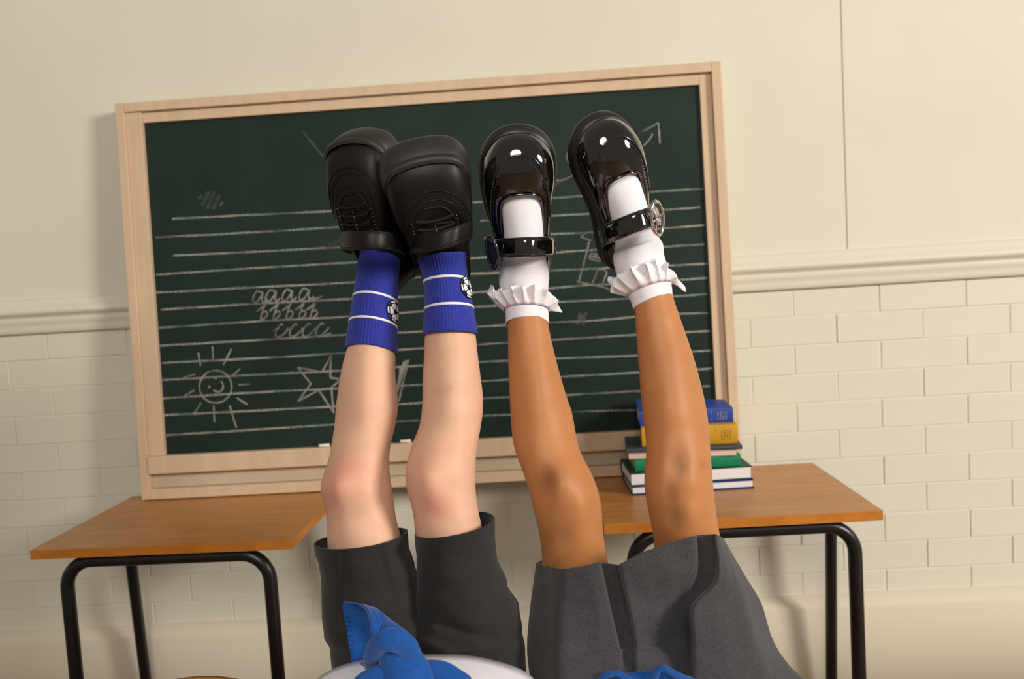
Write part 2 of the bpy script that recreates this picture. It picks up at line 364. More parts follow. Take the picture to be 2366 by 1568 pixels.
# ------------------------------------------------------------ books
def book(FL, FR, D, z0, T, cov, spine_front, label, colr=(.78, .74, .74), title=None, ct=.0028, over=.003, tilt=0, skew=0):
    FL = Vector(FL); FR = Vector(FR); W = (FR-FL).length; ang = math.atan2(FR.y-FL.y, FR.x-FL.x)
    o = empty('book', (FL.x, FL.y, z0)); o.rotation_euler = (0, 0, ang)
    tag(o, label, 'book', 'stack of books on the right table')
    cm = mat('book_cloth', cov, .5, .4, bump=.15, bscale=500, distance=.0004, var=.08, vscale=30)
    pm = mat('book_pages', colr, .8, .2, bump=.5, bscale=60, stretch=(.2, .2, 20), distance=.001)
    bm = bmesh.new()
    box_bm(bm, (0, 0, 0), (W, D, ct), .0006, 1)
    tv = len(bm.verts)
    box_bm(bm, (0, 0, T-ct), (W, D, T), .0006, 1)
    bm.verts.ensure_lookup_table()
    if tilt:
        for v in list(bm.verts)[tv:]: v.co.z += tilt*(1-v.co.x/W)*min(1, v.co.y/D*1.6)
    # rounded spine
    ys = 0 if spine_front else D; sg = -1 if spine_front else 1
    V = []
    for x in (0, W):
        for k in range(9):
            a = -pi/2+pi*k/8; V.append(bm.verts.new((x, ys+sg*cos(a)*.0035, T/2+sin(a)*(T/2))))
        for k in range(9):
            a = pi/2-pi*k/8; V.append(bm.verts.new((x, ys+sg*(cos(a)*.002-.002), T/2+sin(a)*(T/2-.001))))
    for k in range(18): bm.faces.new((V[k], V[(k+1) % 18], V[18+(k+1) % 18], V[18+k]))
    bm.faces.new(V[:18]); bm.faces.new(V[18:][::-1])
    bm_obj('cover', bm, cm, o)
    y0, y1 = (.001, D-over) if spine_front else (over, D-.001)
    box('page_block', (over, y0, ct+.0001), (W-over, y1, T-ct-.0001), pm, o, bev=.0003, seg=1)
    if title:
        tm = mat('title_foil', title, .4, .5)
        V, F = [], []
        def q(xa, xb, za, zb):
            i = len(V)
            for xx, zz in ((xa, za), (xb, za), (xb, zb), (xa, zb)):
                c = min(1, abs((zz-T/2)/(T/2))); V.append((xx, -.0039*sqrt(max(0, 1-c*c))-.0002, zz))
            F.append((i, i+1, i+2, i+3))
        random.seed(len(label))
        q(W*.77, W*.775, T*.18, T*.8)
        for g in range(4):
            for r in range(7):
                if random.random() < .8:
                    xa = W*(.83+g*.028); q(xa, xa+W*.016, T*(.24+r*.075), T*(.24+r*.075+.04))
        mesh('spine_lettering', V, F, tm, o, False)
    return o
z = .7105
DN = (.012, .025, .16)
book(Pz(1460, 1144, z), Pz(1743, 1127, z), .147, z, .0205, DN, False, 'white-paged hardback with a navy cover at the bottom of the stack', ct=.003); z += .0207
book(Pz(1457, 1124, z), Pz(1739, 1106, z), .145, z, .0305, (.006, .055, .032), False, 'thick white-paged hardback with a dark green cover, second from the bottom', ct=.0026); z += .0307
book(Pz(1468, 1090, z), Pz(1712, 1076, z), .135, z, .0265, (.0, .20, .085), True, 'bright green hardback with its spine to the front, under the slate book', (.55, .45, .28)); z += .0267
book(Pz(1452, 1061, z), Pz(1703, 1052, z), .13, z, .0125, (.62, .42, .32), False, 'thin pinkish cream book between the bright green and slate books', (.70, .55, .46), ct=.0012, over=.001); z += .0127
book(Pz(1447, 1046, z), Pz(1715, 1037, z), .14, z, .0095, (.050, .062, .072), True, 'thin slate grey hardback under the mustard book', (.4, .4, .4), ct=.002); z += .0097
book(Pz(1484, 1032, z), Pz(1705, 1024, z), .125, z, .0445, (.60, .31, .016), True, 'thick mustard yellow hardback with its spine to the front', (.72, .58, .40), title=(.28, .14, .02)); z += .0447
book(Pz(1479, 984, z), Pz(1694, 974, z), .11, z, .0345, (.022, .062, .33), True, 'royal blue hardback with gold spine lettering on top of the stack', (.72, .60, .44), title=(.42, .30, .14), tilt=.011)

# ------------------------------------------------------------ chair tucked in front of the left table
chair = empty('school_chair', (-.612, -.80, 0))
tag(chair, 'small school chair, only its curved orange wood backrest top showing, below the left table', 'chair')
def curved_panel(name, w, h, y0, z0, bow, crown, th, m, par):
    vs = []; nx, nz = 24, 8
    for side in (0, 1):
        for i in range(nx+1):
            u = i/nx*2-1
            for j in range(nz+1):
                v = j/nz
                zz = z0+v*(h-crown*(abs(u)**2)) - (1-v)*0
                vs.append((u*w/2, y0+bow*(u*u)*-1+side*th-.02*(1-v), zz))
    n1 = (nx+1)*(nz+1); fs = []
    for s in (0, 1):
        for i in range(nx):
            for j in range(nz):
                a = s*n1+i*(nz+1)+j; f = (a, a+1, a+nz+2, a+nz+1); fs.append(f if s else f[::-1])
    for i in range(nx):
        for j in (0, nz): a = i*(nz+1)+j; b = a+nz+1; fs.append((a, b, b+n1, a+n1))
    for j in range(nz):
        for i in (0, nx): a = i*(nz+1)+j; fs.append((a, a+1, a+1+n1, a+n1))
    return mesh(name, vs, fs, m, par)
CH = .4475
curved_panel('backrest', .33, .15, 0, CH-.02, .03, .036, .011, M['tabletop'], chair)
curved_panel('seat', .34, .005, 0, .335, .0, .0, .30, M['tabletop'], chair)
for s in (-1, 1):
    tube('leg', [(s*.165, .30, .005), (s*.155, .28, .325), (s*.155, .24, .328), (s*.155, .05, .328), (s*.155, .02, .345), (s*.152, .006, CH+.08)], .0105, M['tube'], chair, n=12)
    tube('leg', [(s*.17, -.05, .005), (s*.155, .06, .326)], .0105, M['tube'], chair, n=12)

# ------------------------------------------------------------ bench below the picture that carries the children
bench = empty('bench', (.02, -1.17, 0)); tag(bench, 'low wooden bench under the two children lying with their legs up', 'bench')
box('bench_top', (-.46, -.42, .515), (.46, .20, .545), M['tabletop'], bench, bev=.004)
for sx in (-1, 1):
    for yy in (-.36, .14): tube('leg', [(sx*.40, yy, .002), (sx*.40, yy, .514)], .016, M['tube'], bench, n=12)

# ------------------------------------------------------------ people: lofted limbs
def ring_pts(row, n):
    y, L, R, d, k, a, b = row
    c = (L+R)/2; hw = (R-L)/2; dr = k*hw*d/FPX
    return [P(c+hw*cos(t), y+a*cos(t)+b*sin(t), d-dr*sin(t)) for t in (2*pi*i/n for i in range(n))]
def limb(rows, nr, ns, shrink=0):
    V = []; rr = catmull(rows, nr)
    for r in rr:
        r = list(r)
        if shrink: s = shrink*FPX/r[3]; r[1] += s; r[2] -= s
        V += ring_pts(r, ns)
    return V, rr
def bumps(V, lst):
    """push surface points towards the camera around picture positions (px,py,rx,ry,amount,slant)"""
    out = []
    for p in V:
        x, y = toimg(p); q = (p-CAM) @ ROT; d = -q.z; s = 0
        for bx, by, rx, ry, am, dc in lst:
            if d < dc: s += am*exp(-((x-bx)/rx)**2-((y-by)/ry)**2)
        out.append(p-(p-CAM).normalized()*s)
    return out
def solid(V, nr, ns):
    F = grid_faces(nr, ns); F += [tuple(range(ns))[::-1], tuple((nr-1)*ns+j for j in range(ns))]
    return F
def ellipsoid(c, rx, ry, rz, nu=20, nv=14):
    V = [Vector(c)+Vector((rx*cos(2*pi*i/nu)*sin(pi*(j+.5)/nv), ry*sin(2*pi*i/nu)*sin(pi*(j+.5)/nv), rz*cos(pi*(j+.5)/nv))) for j in range(nv) for i in range(nu)]
    return V, solid(V, nv, nu)
def remeshed(name, geos, vox, smooth_it=4):
    V, F = [], []
    for v, f in geos: o = len(V); V += v; F += [tuple(i+o for i in q) for q in f]
    me = bpy.data.meshes.new(name); me.from_pydata([tuple(v) for v in V], [], F); me.update()
    bm = bmesh.new(); bm.from_mesh(me); bmesh.ops.recalc_face_normals(bm, faces=bm.faces); bm.to_mesh(me); bm.free()
    t = bpy.data.objects.new('tmp', me); COL.objects.link(t)
    md = t.modifiers.new('r', 'REMESH'); md.mode = 'VOXEL'; md.voxel_size = vox
    sm = t.modifiers.new('s', 'SMOOTH'); sm.iterations = smooth_it; sm.factor = .6
    dg = bpy.context.evaluated_depsgraph_get(); out = bpy.data.meshes.new_from_object(t.evaluated_get(dg))
    bpy.data.objects.remove(t); bpy.data.meshes.remove(me); out.name = name
    return out
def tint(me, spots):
    at = me.attributes.new('knee_tint_shade', 'FLOAT', 'POINT')
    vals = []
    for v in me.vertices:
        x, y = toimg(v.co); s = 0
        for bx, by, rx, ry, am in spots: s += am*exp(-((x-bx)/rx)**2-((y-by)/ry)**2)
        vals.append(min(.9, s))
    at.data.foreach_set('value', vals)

# rows: (y, left, right, depth, depth/width ratio, tilt across, tilt front)
BL = [(700, 824, 910, 1.20, .97, 8, -14), (760, 814, 909, 1.20, .97, 8, -14), (805, 803, 914, 1.20, 1.05, 7, -12), (861, 788, 914, 1.195, 1.08, 5, -8), (932, 777, 920, 1.19, 1.12, 2, -4), (986, 772, 913, 1.185, 1.12, 0, 0), (1021, 766, 904, 1.178, 1.08, 0, 0), (1057, 760, 900, 1.172, 1.02, 0, 0),
      (1093, 748, 901, 1.165, 1.0, 0, 0), (1129, 740, 906, 1.16, .98, 0, 0), (1164, 748, 911, 1.16, 1.0, 0, 0), (1200, 755, 916, 1.158, 1.03, 0, 0), (1250, 756, 930, 1.155, 1.05, 0, 4), (1330, 760, 945, 1.152, .98, 0, 8), (1430, 770, 965, 1.152, .95, 0, 8), (1540, 785, 990, 1.152, .92, 0, 8)]
BR = [(640, 992, 1073, 1.163, .97, 0, -10), (700, 989, 1083, 1.16, .97, 0, -10), (764, 982, 1098, 1.16, 1.02, 0, -8), (825, 979, 1105, 1.155, 1.08, 0, -6), (879, 976, 1112, 1.15, 1.12, 0, -3), (914, 976, 1116, 1.15, 1.12, 0, 0), (950, 974, 1116, 1.145, 1.12, 0, 0), (986, 968, 1111, 1.14, 1.08, 0, 0), (1021, 954, 1105, 1.135, 1.02, 0, 0),
      (1057, 943, 1100, 1.13, .98, 0, 0), (1093, 936, 1099, 1.125, .97, 0, 0), (1129, 939, 1099, 1.125, .98, 0, 0), (1164, 949, 1103, 1.125, 1.02, 0, 0), (1200, 956, 1110, 1.125, 1.05, 0, 0), (1260, 962, 1126, 1.13, 1.08, 0, 4), (1340, 975, 1145, 1.138, 1.0, 0, 8), (1440, 975, 1170, 1.148, .95, 0, 8), (1540, 970, 1185, 1.15, .9, 0, 8)]
GL = [(670, 1158, 1262, 1.19, 1.0, 0, -10), (700, 1163, 1262, 1.19, 1.0, 0, -10), (729, 1172, 1264, 1.188, 1.02, 0, -10), (774, 1173, 1272, 1.185, 1.05, 0, -8), (841, 1174, 1288, 1.18, 1.1, 0, -5), (908, 1177, 1307, 1.175, 1.14, 0, 0), (953, 1179, 1322, 1.17, 1.14, 0, 0), (997, 1182, 1330, 1.165, 1.1, 0, 0), (1042, 1190, 1341, 1.155, 1.04, 0, 0),
      (1087, 1207, 1364, 1.145, .98, 0, 0), (1131, 1221, 1382, 1.14, .95, 0, 0), (1176, 1232, 1391, 1.138, .96, 0, 0), (1221, 1243, 1393, 1.138, 1.0, 0, 0), (1265, 1250, 1399, 1.143, 1.0, 0, 0), (1315, 1253, 1408, 1.155, .95, 0, 4), (1400, 1256, 1415, 1.17, .95, 0, 8), (1540, 1256, 1430, 1.18, .95, 0, 8)]
GR = [(620, 1440, 1540, 1.17, 1.0, -14, -10), (655, 1450, 1545, 1.17, 1.0, -14, -10), (700, 1465, 1556, 1.168, 1.02, -13, -10), (740, 1468, 1571, 1.165, 1.04, -9, -8), (774, 1470, 1584, 1.165, 1.06, -6, -5), (841, 1475, 1607, 1.16, 1.1, -3, -3), (908, 1480, 1625, 1.155, 1.14, 0, 0), (953, 1484, 1634, 1.15, 1.14, 0, 0), (997, 1490, 1639, 1.145, 1.08, 0, 0), (1042, 1493, 1642, 1.135, 1.02, 0, 0),
      (1087, 1489, 1645, 1.13, .98, 0, 0), (1131, 1489, 1649, 1.125, .96, 0, 0), (1176, 1497, 1654, 1.125, .98, 0, 0), (1221, 1506, 1661, 1.128, 1.02, 0, 0), (1265, 1512, 1668, 1.135, 1.0, 0, 0), (1340, 1515, 1678, 1.155, .95, 0, 6), (1440, 1500, 1685, 1.165, .95, 0, 8), (1540, 1490, 1690, 1.17, .95, 0, 8)]
def body(name, rowsA, rowsB, bump, spots, hip, m, parent):
    geos = []
    for rows in (rowsA, rowsB):
        V, rr = limb(rows, 90, 48); V = bumps(V, bump); geos.append((V, solid(V, 90, 48)))
    geos += hip
    me = remeshed(name, geos, .0042, 5); tint(me, spots)
    o = link(name, me, m); return child(o, parent)
def torso_geo(x, z, w, y0, y1, t=.075):
    V = []; n = 28; k = 16
    for i in range(k):
        u = i/(k-1); y = y0+(y1-y0)*u; s = (1-(2*u-1)**6)**.5 if 0 < u < 1 else .25
        V += [Vector((x+w*s*cos(2*pi*j/n)*(1+.06*u), y, z+t*s*sin(2*pi*j/n))) for j in range(n)]
    return V, solid(V, k, n)
boy = empty('person', (-.23, -1.0, .545))
tag(boy, 'person in charcoal shorts and blue football socks, on their back with legs raised', 'person')
girl = empty('person', (.16, -1.0, .545))
tag(girl, 'person in a grey pleated skirt and frilled white socks, on their back with legs raised', 'person')
DC = 1.19
body('body', BL, BR,
     [(772, 1128, 30, 42, .009, DC), (800, 1085, 45, 26, .004, DC), (985, 1120, 40, 44, .009, DC), (1008, 1190, 30, 22, -.003, DC), (880, 1120, 24, 70, -.004, DC), (830, 1195, 34, 22, -.003, DC), (850, 930, 26, 140, .004, DC), (1050, 900, 28, 120, .004, DC)],
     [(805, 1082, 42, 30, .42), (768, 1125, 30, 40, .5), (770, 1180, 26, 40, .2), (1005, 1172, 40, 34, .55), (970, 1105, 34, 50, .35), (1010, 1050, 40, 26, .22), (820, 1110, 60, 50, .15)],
     [torso_geo(-.125, .612, .105, -.97, -1.40, .055)], M['skin_pale'], boy)
body('body', GL, GR,
     [(1300, 1125, 34, 44, .008, DC), (1345, 1165, 24, 46, .006, DC), (1262, 1105, 24, 38, -.006, DC), (1300, 1245, 30, 34, -.007, DC), (1600, 1100, 38, 50, .008, DC), (1568, 1072, 16, 34, -.005, DC), (1548, 1135, 18, 26, -.004, DC), (1600, 1180, 30, 30, .005, DC), (1555, 1200, 26, 34, -.006, DC), (1530, 1100, 24, 60, .003, DC), (1250, 880, 26, 140, .003, DC), (1565, 860, 30, 140, .003, DC)],
     [(1266, 1106, 26, 34, .62), (1300, 1180, 40, 40, .25), (1280, 1245, 30, 30, .30), (1570, 1070, 20, 32, .55), (1548, 1135, 18, 26, .5), (1625, 1075, 12, 12, .25), (1555, 1190, 26, 40, .35), (1540, 1250, 30, 30, .2)],  # knee skin tone, plus shade of the bony hollows put into the colour
     [torso_geo(.225, .612, .10, -.97, -1.40, .055)], M['skin_tan'], girl)

# ------------------------------------------------------------ shoes
OUT = [(0, 0), (.10, .015), (.15, .09), (.158, .24), (.155, .40), (.18, .56), (.215, .72), (.205, .86), (.125, .965), (0, 1.0), (-.12, .965), (-.205, .85), (-.222, .70), (-.205, .54), (-.17, .38), (-.158, .22), (-.145, .08), (-.09, .012)]
OUT2 = OUT[:6]+[(.222, .72), (.222, .86), (.165, .962), (0, 1.0), (-.165, .965), (-.226, .85), (-.228, .70)]+OUT[13:]
MJ = [(0, .05, .30), (.07, .065, .29), (.105, .13, .25), (.125, .25, .20), (.13, .40, .165), (.13, .56, .165), (.118, .655, .19), (.075, .69, .212), (.03, .70, .222), (0, .702, .224), (-.035, .70, .222), (-.08, .69, .212), (-.122, .65, .19), (-.135, .55, .165), (-.135, .40, .165), (-.125, .24, .20), (-.105, .12, .25), (-.06, .062, .29)]
TR = [(0, .03, .34), (.07, .045, .335), (.115, .10, .27), (.13, .17, .22), (.135, .25, .21), (.13, .32, .24), (.105, .365, .29), (.07, .39, .30), (.035, .398, .304), (0, .40, .305), (-.035, .398, .304), (-.07, .39, .30), (-.108, .365, .29), (-.13, .32, .24), (-.135, .25, .21), (-.13, .16, .22), (-.11, .095, .27), (-.06, .045, .335)]
class Shoe:
    def __init__(s, heel, toe, roll, mirror=1, wide=1, kind='mj', scale=1):
        s.O = P(*heel); T = P(*toe); s.Y = (T-s.O); s.L = s.Y.length; s.Y.normalize()
        z = ROT @ Vector((0, 0, 1)); z = (z-s.Y*z.dot(s.Y)).normalized()
        s.Z = Matrix.Rotation(radians(roll), 3, s.Y) @ z; s.X = s.Y.cross(s.Z)
        s.kind = kind; N = 96
        s.mir = mirror; s.wd = wide*.98
        out = [(x*wide*mirror, y) for x, y in (OUT if kind == 'mj' else OUT2)]; op = [(x*wide*mirror, y, z) for x, y, z in (MJ if kind == 'mj' else TR)]
        s.out = catmull(out, N, True); s.op = catmull(op, N, True); s.N = N
        # upper in local, unit length
        s.nr = 22; V = []
        for i in range(s.nr):
            for j in range(N): V.append(s.surf(j, i/(s.nr-1)))
        s.upV = V; s.bvh = BVHTree.FromPolygons([tuple(v) for v in V], grid_faces(s.nr, N))
    def surf(s, j, v, e=0):
        o, t = s.out[j % s.N], s.op[j % s.N]; th = v*pi/2
        if s.kind == 'mj': a = 1-cos(th); zz = sin(th)**.8
        else: a = 1-cos(th)**1.0; zz = sin(th)**.85
        x = o[0]+(t[0]-o[0])*a; y = o[1]+(t[1]-o[1])*a
        # bulge outward low down
        cx, cy = x-0, y-.5; r = sqrt(cx*cx+cy*cy)+1e-6; bl = .014*sin(th*2)
        return Vector((x+cx/r*bl, y+cy/r*bl*.4, t[2]*zz))
    def W(s, p): return s.O+(s.X*p[0]+s.Y*p[1]+s.Z*p[2])*s.L
    def drop(s, x, y, e=.004):
        h = s.bvh.ray_cast(Vector((x*s.mir*s.wd, y, 1.0)), Vector((0, 0, -1)))
        if h[0] is None: return Vector((x*s.mir*s.wd, y, .15))
        n = h[1] if h[1].z > 0 else -h[1]
        return h[0]+n*e
    def line(s, pts, e=.003, n=30): return [s.W(s.drop(x, y, e)) for x, y in catmull([list(p) for p in pts], n)]
def build_shoe(sh, parent, name, label, upper_m, sole_m, heel_extra=.0):
    L, N = sh.L, sh.N
    outer = [sh.W(v) for v in sh.upV]
    # inner lining (thickness) rows going back down
    inn = []
    for i in (1, 3, 6, 10):
        v = 1-i/(sh.nr-1)
        for j in range(N):
            p = sh.surf(j, v); o = sh.op[j]; c = Vector((0, o[1], p.z)); d = Vector((-p.x, (.4-p.y)*.5, -.0)); d.normalize()
            inn.append(sh.W(p+d*.012+Vector((0, 0, -.014))))
    V = outer+inn; F = grid_faces(sh.nr+4, N)
    up = mesh(name, V, F, upper_m); child(up, parent)
    if label: up['label'] = label
    # sole
    if sh.kind == 'mj': prof = [(-.012, .022), (.006, .018), (.012, .006), (.018, .0), (.022, -.012), (.020, -.022), (.014, -.026), (.020, -.032), (.024, -.045), (.024, -.07), (.016, -.088), (-.004, -.095), (-.03, -.097)]
    else: prof = [(-.014, .050), (.004, .046), (.012, .036), (.016, .022), (.014, .014), (.008, .010), (.018, .0), (.024, -.03), (.026, -.06), (.024, -.09), (.014, -.112), (-.004, -.12), (-.03, -.122)]
    V = []
    for off, zz in prof:
        for j in range(N):
            a, b = sh.out[j-1], sh.out[(j+1) % N]; t = Vector((b[0]-a[0], b[1]-a[1])).normalized(); nn = Vector((t.y, -t.x))
            if sh.mir < 0: nn = -nn
            y = sh.out[j][1]
            tf = max(0, min(1, (y-.62)/.3)); tf = tf*tf*(3-2*tf)
            lift = (.02+.048*tf if zz > -.02 else .02)*tf if sh.kind == 'tr' else .02*max(0, y-.85)
            hz = zz*(1+heel_extra*max(0, .35-y)/.35) if zz < -.03 else zz
            V.append(sh.W((sh.out[j][0]+nn.x*off, y+nn.y*off, hz+lift)))
    F = grid_faces(len(prof), N); F.append(tuple((len(prof)-1)*N+j for j in range(N)))
    so = mesh('sole', V, F, sole_m, up)
    # rim piping
    tube('collar_piping', [sh.W(Vector(sh.op[j])+Vector((0, 0, .002))) for j in range(N)], (.008 if sh.kind == 'mj' else .018)*L, upper_m, up, closed=True, n=8)
    return up
def ribbon(path_c, halfs, th, m, name, parent, nrm):
    """flat band: centre path, half-width vectors, normals"""
    V = []; k = len(path_c)
    for c, h, n in zip(path_c, halfs, nrm):
        for a, b in ((-1, 0), (-.92, 1), (-.5, 1.15), (0, 1.2), (.5, 1.15), (.92, 1), (1, 0), (.9, -.4), (0, -.4), (-.9, -.4)): V.append(c+h*a+n*th*b)
    F = grid_faces(k, 10); F += [tuple(range(10))[::-1], tuple((k-1)*10+j for j in range(10))]
    return mesh(name, V, F, m, parent)
FT = [(.20, .13, .20, .180), (.30, .122, .20, .155), (.40, .115, .185, .13), (.52, .117, .16, .112), (.64, .118, .125, .088), (.76, .12, .10, .065), (.87, .10, .08, .05), (.93, .05, .07, .03)]   # t, half width, centre height, half height
def sock(rows, sh, parent, m, name, ribs=0, hide=0, label=None, ns=176, ftop=0):
    """leg rings then foot rings inside the shoe"""
    nr = 46; rr = catmull(rows, nr); V = []
    def rib(t, amp): return (1-abs(cos(t*ribs/2))**3)*amp if ribs else 0
    rings = []
    for r in rr:
        y, Lx, Rx, d, k, a, b = r; c = (Lx+Rx)/2; hw = (Rx-Lx)/2; dr = k*hw*d/FPX; ring = []
        for i in range(ns):
            t = 2*pi*i/ns; s = 1+rib(t, .028)
            ring.append(P(c+hw*s*cos(t), y+a*cos(t)+b*sin(t), d-dr*s*sin(t)))
        rings.append(ring)
    foot = catmull([[f[0], f[1], f[2]*(.86 if ribs and f[0] > .25 else 1), f[3]*(.84 if ribs and f[0] > .25 else 1)] for f in FT], 30)
    for (t0, hw, zc, hh) in foot:
        ring = []
        for i in range(ns):
            t = 2*pi*i/ns
            ring.append(sh.W((hw*cos(t), t0, zc+hh*sin(t)+ftop*.0)))
        rings.append(ring)
    a0, a1 = nr-9, nr+14
    for _ in range(60):
        cp = [[p.copy() for p in r] for r in rings[a0-1:a1+2]]
        for q in range(a0, a1+1):
            u = q-a0+1
            for i in range(ns): rings[q][i] = cp[u][i]*.5+(cp[u-1][i]+cp[u+1][i])*.25
    # rounded, turned-in cuff edge
    first = rings[0]; cen = sum(first, Vector())/ns
    down = (first[0]-rings[3][0]).normalized()
    pre = [[cen+(p-cen)*.93 - down*.006 for p in first], [cen+(p-cen)*.96+down*.0005 for p in first], [cen+(p-cen)*.985+down*.0016 for p in first]]
    rings = pre+rings
    V = [p for r in rings for p in r]; n = len(rings)
    F = grid_faces(n, ns, flip=True); F.append(tuple((n-1)*ns+j for j in range(ns)))
    o = child(mesh(name, V, F, m), parent)
    if label: o['label'] = label
    return o
def sock_surf(rows, y, t, e=0):
    # find interpolated row at y (rows sorted descending y)
    rr = catmull(rows, 160)
    r = min(rr, key=lambda q: abs(q[0]-y)); _, Lx, Rx, d, k, a, b = r
    c = (Lx+Rx)/2; hw = (Rx-Lx)/2+e*FPX/d; dr = k*hw*d/FPX
    return P(c+hw*cos(t), y+a*cos(t)+b*sin(t), d-dr*sin(t))

# sock rows run from cuff upward (decreasing y)
SBL = [(811, 798, 917, 1.20, 1.05, 8, -17), (790, 801, 917, 1.20, 1.05, 8, -17), (740, 809, 917, 1.20, 1.03, 9, -17), (690, 817, 918, 1.20, 1.02, 9, -17), (640, 824, 922, 1.20, 1.02, 8, -16), (600, 829, 926, 1.20, 1.05, 6, -14), (570, 832, 926, 1.20, 1.15, 3, -10)]
SBR = [(771, 978, 1102, 1.155, 1.03, -1, -9), (750, 979, 1100, 1.155, 1.03, -1, -10), (710, 982, 1092, 1.158, 1.02, -2, -12), (660, 981, 1084, 1.16, 1.02, -2, -13), (620, 973, 1078, 1.165, 1.02, -3, -13), (590, 964, 1077, 1.165, 1.05, -6, -12), (560, 960, 1077, 1.165, 1.1, -8, -10)]
SGL = [(747, 1168, 1269, 1.19, 1.03, 0, -18), (728, 1168, 1268, 1.19, 1.03, 0, -16), (700, 1163, 1265, 1.19, 1.02, 0, -12), (665, 1154, 1267, 1.19, 1.05, 0, -8), (640, 1153, 1269, 1.19, 1.1, 0, -6), (615, 1156, 1265, 1.188, 1.2, 0, -4), (595, 1160, 1258, 1.185, 1.25, 0, 0)]
SGR = [(698, 1463, 1554, 1.168, 1.03, -16, -13), (675, 1455, 1552, 1.168, 1.03, -16, -12), (640, 1433, 1546, 1.17, 1.03, -15, -10), (605, 1420, 1535, 1.17, 1.06, -14, -8), (575, 1417, 1531, 1.168, 1.12, -14, -6), (555, 1422, 1518, 1.165, 1.2, -14, -4)]

sh_bl = Shoe((930, 640, 1.262), (822, 312, 1.155), -26, mirror=1, wide=.97, kind='tr')
sh_br = Shoe((1028, 610, 1.262), (970, 345, 1.075), 5, mirror=-1, wide=1.07, kind='tr')
sh_gl = Shoe((1216, 650, 1.262), (1191, 303, 1.13), 0, mirror=1, wide=.97)
sh_gr = Shoe((1455, 612, 1.245), (1383, 274, 1.125), 10, mirror=-1, wide=.90)

def shoe_frame_rows(rows, sh, f): pass
sock(SBL, sh_bl, boy, M['bsock'], 'sock', ribs=46)
sock(SBR, sh_br, boy, M['bsock'], 'sock', ribs=46)
s3 = sock(SGL, sh_gl, girl, M['wsock'], 'sock')
s4 = sock(SGR, sh_gr, girl, M['wsock'], 'sock')
socks_b = [o for o in boy.children if o.name.startswith('sock')]
# woven white stripes and football motifs
for so, rows, ys, ball in ((socks_b[0], SBL, (693, 750), (721, .52)), (socks_b[1], SBR, (650, 712), (672, .50))):
    for y in ys:
        V = []; n = 176
        for e, dy in ((.0004, -3), (.0013, -2.4), (.0013, 2.4), (.0004, 3)):
            for i in range(n): V.append(sock_surf(rows, y+dy, 2*pi*i/n, e+.0005))
        mesh('knit_stripe', V, grid_faces(4, n), M['stripe'], so)
    def disc(cu, cv, poly, e, rings=3):
        """poly in motif units (radius 1) mapped round the sock"""
        y0, t0 = ball; R = 24.5; V = []; k = len(poly)
        cx = sum(p[0] for p in poly)/k; cy = sum(p[1] for p in poly)/k
        for q in range(rings+1):
            for (x, yv) in poly:
                xx = cx+(x-cx)*q/rings; yy = cy+(yv-cy)*q/rings
                hw = (rows[3][2]-rows[3][1])/2
                V.append(sock_surf(rows, y0+yy*R, t0-(xx*R)/hw, e))
        return V, grid_faces(rings+1, k)
    circ = [(cos(a*pi/14), sin(a*pi/14)) for a in range(28)]
    V, F = disc(0, 0, [(x*1.06, y*1.06) for x, y in circ], .0022, 6); mesh('football_motif', V, F, M['black_knit'], so, False)
    V, F = disc(0, 0, [(x*.97, y*.97) for x, y in circ], .0027, 6); mesh('football_motif', V, F, M['stripe'], so, False)
    VV, FF = [], []
    polys = [[(.30*sin(k*2*pi/5+.2), -.30*cos(k*2*pi/5+.2)) for k in range(5)]]
    for k in range(5):
        a = k*2*pi/5+.2; s1, c1 = sin(a), -cos(a)
        polys.append([(s1*.28-c1*.035, c1*.28+s1*.035), (s1*.28+c1*.035, c1*.28-s1*.035), (s1*.7+c1*.035, c1*.7-s1*.035), (s1*.7-c1*.035, c1*.7+s1*.035)])
        q = []
        for (rr_, da) in ((.66, 0), (.82, .28), (1.0, .30), (1.0, -.30), (.82, -.28)): q.append((sin(a+da)*rr_, -cos(a+da)*rr_))
        polys.append(q)
        a2 = a+pi/5
        e0 = (sin(a+.28)*.82, -cos(a+.28)*.82); e1 = (sin(a2+pi/5-.28)*.82, -cos(a2+pi/5-.28)*.82); dx, dy = e1[0]-e0[0], e1[1]-e0[1]; ll = sqrt(dx*dx+dy*dy); nx, ny = -dy/ll*.035, dx/ll*.035
        polys.append([(e0[0]-nx, e0[1]-ny), (e0[0]+nx, e0[1]+ny), (e1[0]+nx, e1[1]+ny), (e1[0]-nx, e1[1]-ny)])
    for poly in polys:
        V, F = disc(0, 0, poly, .0033, 2); o = len(VV); VV += V; FF += [tuple(i+o for i in f) for f in F]
    mesh('football_motif', VV, FF, M['black_knit'], so, False)

# lace frills on the white socks
def frill(so, rows, y, seed):
    V = []; n = 260; rws = 7; random.seed(seed)
    for q in range(rws):
        v = q/(rws-1)
        for i in range(n):
            t = 2*pi*i/n
            ph = t*17+1.4*sin(t*2+seed)+.8*sin(t*3+seed*2)
            fold = .5+.5*sin(ph)
            lo = noise.noise(Vector((cos(t)*1.6, sin(t)*1.6, seed+4)))
            scal = .07*abs(sin(t*26))
            side = abs(cos(t))**4
            e = .0016+.006*side*v+v**.8*(.0045+.0085*fold*(1+.5*noise.noise(Vector((t*3, v*2, seed)))))
            yy = y-(52-50*side*(.5+.9*lo+.4*fold))*v*(1-scal*v)+9*lo*v+3*cos(ph*.7)*v
            V.append(sock_surf(rows, yy, t+.10*v*cos(ph), max(.0009, e)))
    F = grid_faces(rws, n)
    o = mesh('lace_frill', V, F, M['lacefrill'], so)
    md = o.modifiers.new('solid', 'SOLIDIFY'); md.thickness = .0007
    return o
import functools
_c = {}
